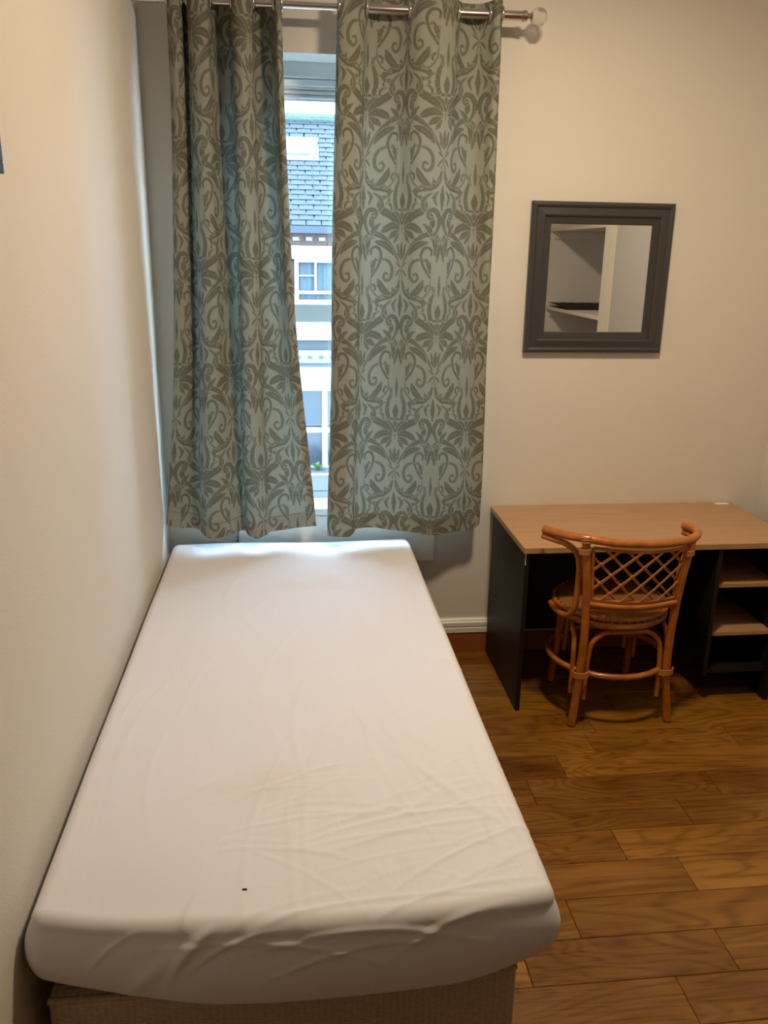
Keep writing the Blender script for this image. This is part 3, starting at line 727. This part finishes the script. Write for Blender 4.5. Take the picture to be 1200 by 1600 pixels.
tag(MB().box(1.893, 1.955, 3.440, 3.468, DZ, DZ + .0006).build('price_sticker', M['paper']), 'small white sticker on the far corner of the desk top', 'sticker')

# ------------------------------------------------------------------ rattan chair
ch = empty('rattan_chair', (1.25, 2.98, 0)); tag(ch, 'orange-brown rattan chair with lattice back tucked at the desk', 'chair')
def tb(name, pts, r, mat='rattan', n=12, closed=False, parent=None, smooth=6): return MB().tube(pts, r, n, closed, smooth=smooth).build(name, M[mat], parent or ch, True)
LLp = [(1.068, 2.802, .004), (1.074, 2.797, .12), (1.079, 2.792, .25), (1.081, 2.785, .40), (1.072, 2.778, .55), (1.058, 2.768, .68), (1.046, 2.762, .785)]
RLp = [(1.458, 2.802, .004), (1.440, 2.800, .12), (1.427, 2.797, .22), (1.422, 2.790, .37), (1.424, 2.778, .53), (1.430, 2.762, .66), (1.438, 2.750, .765)]
FL = [(1.090, 3.160, .004), (1.097, 3.150, .12), (1.108, 3.140, .28), (1.115, 3.130, .43)]
FR = [(1.440, 3.190, .004), (1.432, 3.170, .12), (1.418, 3.145, .28), (1.408, 3.130, .43)]
for P_ in (LLp, RLp, FL, FR):
    lg = tb('leg', P_, [.0165] + [.0158] * (len(P_) - 1))
    p0 = Vector(P_[0]); MB().lathe([(.015, 0), (.0172, .002), (.0172, .006), (.0, .0065)], (p0.x, p0.y, 0), (0, 0, 1), 14).build('foot_cap', M['cap'], lg, True)
rail = [(.922, 2.872, .788), (.958, 2.834, .786), (1.00, 2.795, .784), (1.046, 2.763, .785), (1.12, 2.738, .778), (1.20, 2.725, .775), (1.29, 2.722, .773), (1.37, 2.732, .774), (1.43, 2.748, .778), (1.475, 2.785, .784), (1.488, 2.835, .788), (1.466, 2.880, .788)]
tb('top_rail', rail, .0155)
la = [(.920, 2.874, .762), (.955, 2.840, .757), (.995, 2.812, .748), (1.028, 2.800, .718), (1.043, 2.800, .665), (1.046, 2.805, .58), (1.044, 2.812, .50), (1.030, 2.845, .450), (1.012, 2.92, .438), (1.012, 3.00, .438)]
tb('arm_tube', la, .0118)
ra = [(1.468, 2.882, .762), (1.488, 2.84, .757), (1.470, 2.805, .735), (1.444, 2.80, .69), (1.432, 2.805, .60), (1.436, 2.82, .50), (1.462, 2.85, .450), (1.482, 2.92, .438), (1.482, 3.00, .438)]
tb('arm_tube', ra, .0118)
# seat: tube ring, woven pad
cxs, cys = 1.247, 2.985
def ringpts(rx, ry, z, n_=28): return [(cxs + rx * math.cos(a), cys + ry * math.sin(a) * (1.0 if math.sin(a) < 0 else .95), z) for a in np.linspace(0, 2 * math.pi, n_, endpoint=False)]
tb('seat_ring', ringpts(.215, .205, .425), .0140, closed=True, smooth=1)
tb('seat_ring', ringpts(.222, .208, .452), .0085, closed=True, smooth=1)
MB().lathe([(.0, .0), (.195, .0), (.212, .012), (.205, .024), (.12, .030), (.0, .031)], (cxs, cys, .436), (0, 0, 1), 40).build('seat', M['weave'], ch, True)
for k in range(44):
    a = 2 * math.pi * k / 44; c_, s_ = math.cos(a), math.sin(a)
    MB().tube([(cxs + .224 * c_, cys + .210 * s_, .440), (cxs + .227 * c_, cys + .213 * s_, .452), (cxs + .214 * c_, cys + .200 * s_, .463)], .003, 5, smooth=2).build('seat_lashing', M['cane'], ch, True)
# hoop stretcher and arched braces
tb('hoop_stretcher', [(1.250 + .232 * math.cos(a), 2.985 + .230 * math.sin(a), .226) for a in np.linspace(0, 2 * math.pi, 28, endpoint=False)], .0112, closed=True, smooth=1)
def arch(A, B, sx, sy, ztop, zlow):
    A = Vector(A); B = Vector(B); o = Vector((sx, sy, 0)); d_ = (B - A).normalized()
    at_ = lambda p_, z: Vector((p_.x, p_.y, z)) + o
    pts = [at_(A + d_ * .026, zlow), at_(A + d_ * .028, .22), at_(A + d_ * .032, .30), at_(A + d_ * .045, .355), at_(A + d_ * .085, ztop - .004), at_(A + d_ * .13, ztop), at_(A * .5 + B * .5, ztop), at_(B - d_ * .13, ztop), at_(B - d_ * .085, ztop - .004), at_(B - d_ * .045, .355), at_(B - d_ * .032, .30), at_(B - d_ * .028, .22), at_(B - d_ * .026, zlow)]
    tb('arch_brace', pts, .0098)
arch((1.080, 2.80, 0), (1.428, 2.80, 0), 0, .004, .392, .115)
arch((1.076, 2.812, 0), (1.104, 3.145, 0), -.012, 0, .392, .125)
arch((1.43, 2.812, 0), (1.422, 3.15, 0), .010, 0, .392, .125)
arch((1.105, 3.145, 0), (1.422, 3.15, 0), 0, -.01, .392, .16)
# cane bindings
def bind(c, r, z0, turns, h, ry=None):
    pts = [(c[0] + r * math.cos(a), c[1] + (ry or r) * math.sin(a), z0 + h * a / (2 * math.pi * turns)) for a in np.linspace(0, 2 * math.pi * turns, 12 * turns)]
    MB().tube(pts, .0024, 6, smooth=1).build('binding', M['cane'], ch, True)
for c, rx, ry in (((1.086, 2.800), .032, .026), ((1.422, 2.800), .032, .026), ((1.104, 3.142), .03, .024), ((1.420, 3.146), .03, .024)):
    bind(c, rx, .212, 4, .026, ry)
bind((1.046, 2.764), .0195, .725, 4, .022); bind((1.434, 2.754), .0195, .715, 4, .022)
bind((1.046, 2.763), .021, .768, 3, .028)
# back panel: frame, doubled lattice canes with knots
def bp(a, b_):      # a across, b_ up the back
    L = Vector((1.092, 2.774, .545)).lerp(Vector((1.074, 2.757, .752)), b_); R = Vector((1.408, 2.770, .545)).lerp(Vector((1.420, 2.745, .748)), b_)
    p_ = L.lerp(R, a); p_.y -= .030 * math.sin(math.pi * a) * (.55 + .45 * b_); p_.z -= .010 * math.sin(math.pi * a) * (1 - b_ * .2); return p_
tb('back_frame', [bp(a, 1) for a in np.linspace(0, 1, 9)], .0062)
tb('back_frame', [bp(a, 0) for a in np.linspace(0, 1, 9)], .0062)
tb('back_frame', [bp(0, b_) for b_ in np.linspace(0, 1, 4)], .0066)
tb('back_frame', [bp(1, b_) for b_ in np.linspace(0, 1, 4)], .0066)
tb('lower_back_rail', [bp(a, -.10) + Vector((0, -.003, 0)) for a in np.linspace(-.03, 1.03, 9)], .0108)
tb('lower_back_rail', [bp(a, -.19) + Vector((0, .008, 0)) for a in np.linspace(-.03, 1.03, 9)], .007)
def clip_line(a0, sl_):
    pts = []
    for b_ in np.linspace(0, 1, 41):
        a = a0 + sl_ * b_
        if -.001 <= a <= 1.001: pts.append((a, b_))
    return pts
SP = .228; SLP = .62
for sgn, off in ((1, -.004), (-1, .004)):
    for k in range(-5, 9):
        a0 = (.10 + k * SP) if sgn > 0 else (.055 + k * SP)
        for dd in (-.010, .010):
            pp_ = clip_line(a0 + dd, sgn * SLP)
            if len(pp_) < 5: continue
            pts = [bp(*pp_[i]) + Vector((0, off, 0)) for i in sorted(set(list(range(0, len(pp_), 6)) + [len(pp_) - 1]))]
            if len(pts) < 2: continue
            tb('lattice_cane', pts, .0027, 'cane', 6, smooth=2)
for k in range(-5, 9):
    for j in range(-5, 9):
        b_ = ((.055 + j * SP) - (.10 + k * SP)) / (2 * SLP); a = .10 + k * SP + SLP * b_
        if .03 < a < .97 and .04 < b_ < .96:
            c0 = bp(a, b_); MB().lathe([(.0, -.0085), (.0052, -.006), (.0068, 0), (.0052, .006), (.0, .0085)], c0, (0.25, 1, 0.1), 8).build('lattice_knot', M['rattan'], ch, True)

# ------------------------------------------------------------------ closet seen in the mirror
for zz, lab in ((1.945, 'upper cream closet shelf reflected at the top of the mirror'), (1.335, 'lower cream closet shelf reflected with a black cloth on it')):
    s_ = empty('closet_shelf', (2.4, .6, zz)); tag(s_, lab, 'shelf', 'closet shelves')
    MB().box(XR + .002, AX - .002, AY0 + .002, AY1 - .002, zz, zz + .025, .002).build('board', M['shelfpaint'], s_)
    MB().box(XR + .03, AX - .01, AY0 + .002, AY0 + .022, zz - .055, zz, .002).build('batten', M['shelfpaint'], s_)
q = MB(); xs = np.linspace(XR + .01, XR + .42, 24); ys = np.linspace(AY0 + .03, AY0 + .52, 24)
vs = []; 
for y in ys:
    for x in xs: vs.append((x, y, 1.362 + .028 * (1 - ((y - ys[0]) / .5) ** 2) + .006 * math.sin(x * 40) * math.sin(y * 33)))
q.add(vs, [(j * 24 + i, j * 24 + i + 1, (j + 1) * 24 + i + 1, (j + 1) * 24 + i) for j in range(23) for i in range(23)])
vs2 = [(x, y, 1.3602) for y in (ys[0], ys[-1]) for x in (xs[0], xs[-1])]; q.add(vs2, [(0, 1, 3, 2)])
tag(q.build('folded_cloth', M['blackcloth'], None, True), 'flat black cloth lying on the closet shelf in the mirror', 'cloth')

# ------------------------------------------------------------------ picture on the left wall (only its corner is in view)
pf = empty('picture_frame', (XL, 1.5, 1.878)); tag(pf, 'black frame corner at the left edge of the photo', 'picture')
q = MB().box(XL, XL + .018, 1.19, 1.704, 1.878, 1.898, .002).box(XL, XL + .018, 1.19, 1.704, 2.26, 2.28, .002).box(XL, XL + .018, 1.684, 1.704, 1.898, 2.26, .002).box(XL, XL + .018, 1.19, 1.21, 1.898, 2.26, .002)
q.build('frame', M['navyframe'], pf); MB().box(XL + .001, XL + .008, 1.218, 1.686, 1.896, 2.262).build('print', M['print'], pf)

# ------------------------------------------------------------------ ceiling lamp
lp = empty('ceiling_lamp', (LAMP[0], LAMP[1], CEIL)); tag(lp, 'round ceiling lamp above the bed, out of the frame', 'lamp')
MB().lathe([(.11, 0), (.11, .015), (.095, .028), (.0, .03)], (LAMP[0], LAMP[1], CEIL), (0, 0, -1), 32).build('lamp_base', M['white'], lp, True)
n = NT('lit_diffuser'); n.P(Base_Color=(.9, .85, .75, 1), Emission_Color=(*LAMP_COL, 1), Emission_Strength=4.0)
MB().lathe([(.09, .026), (.088, .036), (.07, .046), (.035, .052), (.0, .054)], (LAMP[0], LAMP[1], CEIL), (0, 0, -1), 32).build('diffuser', n.m, lp, True)
ld = bpy.data.lights.new('lamp_light', 'AREA'); ld.shape = 'DISK'; ld.size = .25; ld.energy = LAMP_W; ld.color = LAMP_COL
lo = bpy.data.objects.new('lamp_light', ld); C.objects.link(lo); lo.location = LAMP; lo.parent = lp; lo.matrix_parent_inverse = Matrix.Translation(-Vector(lp.location))
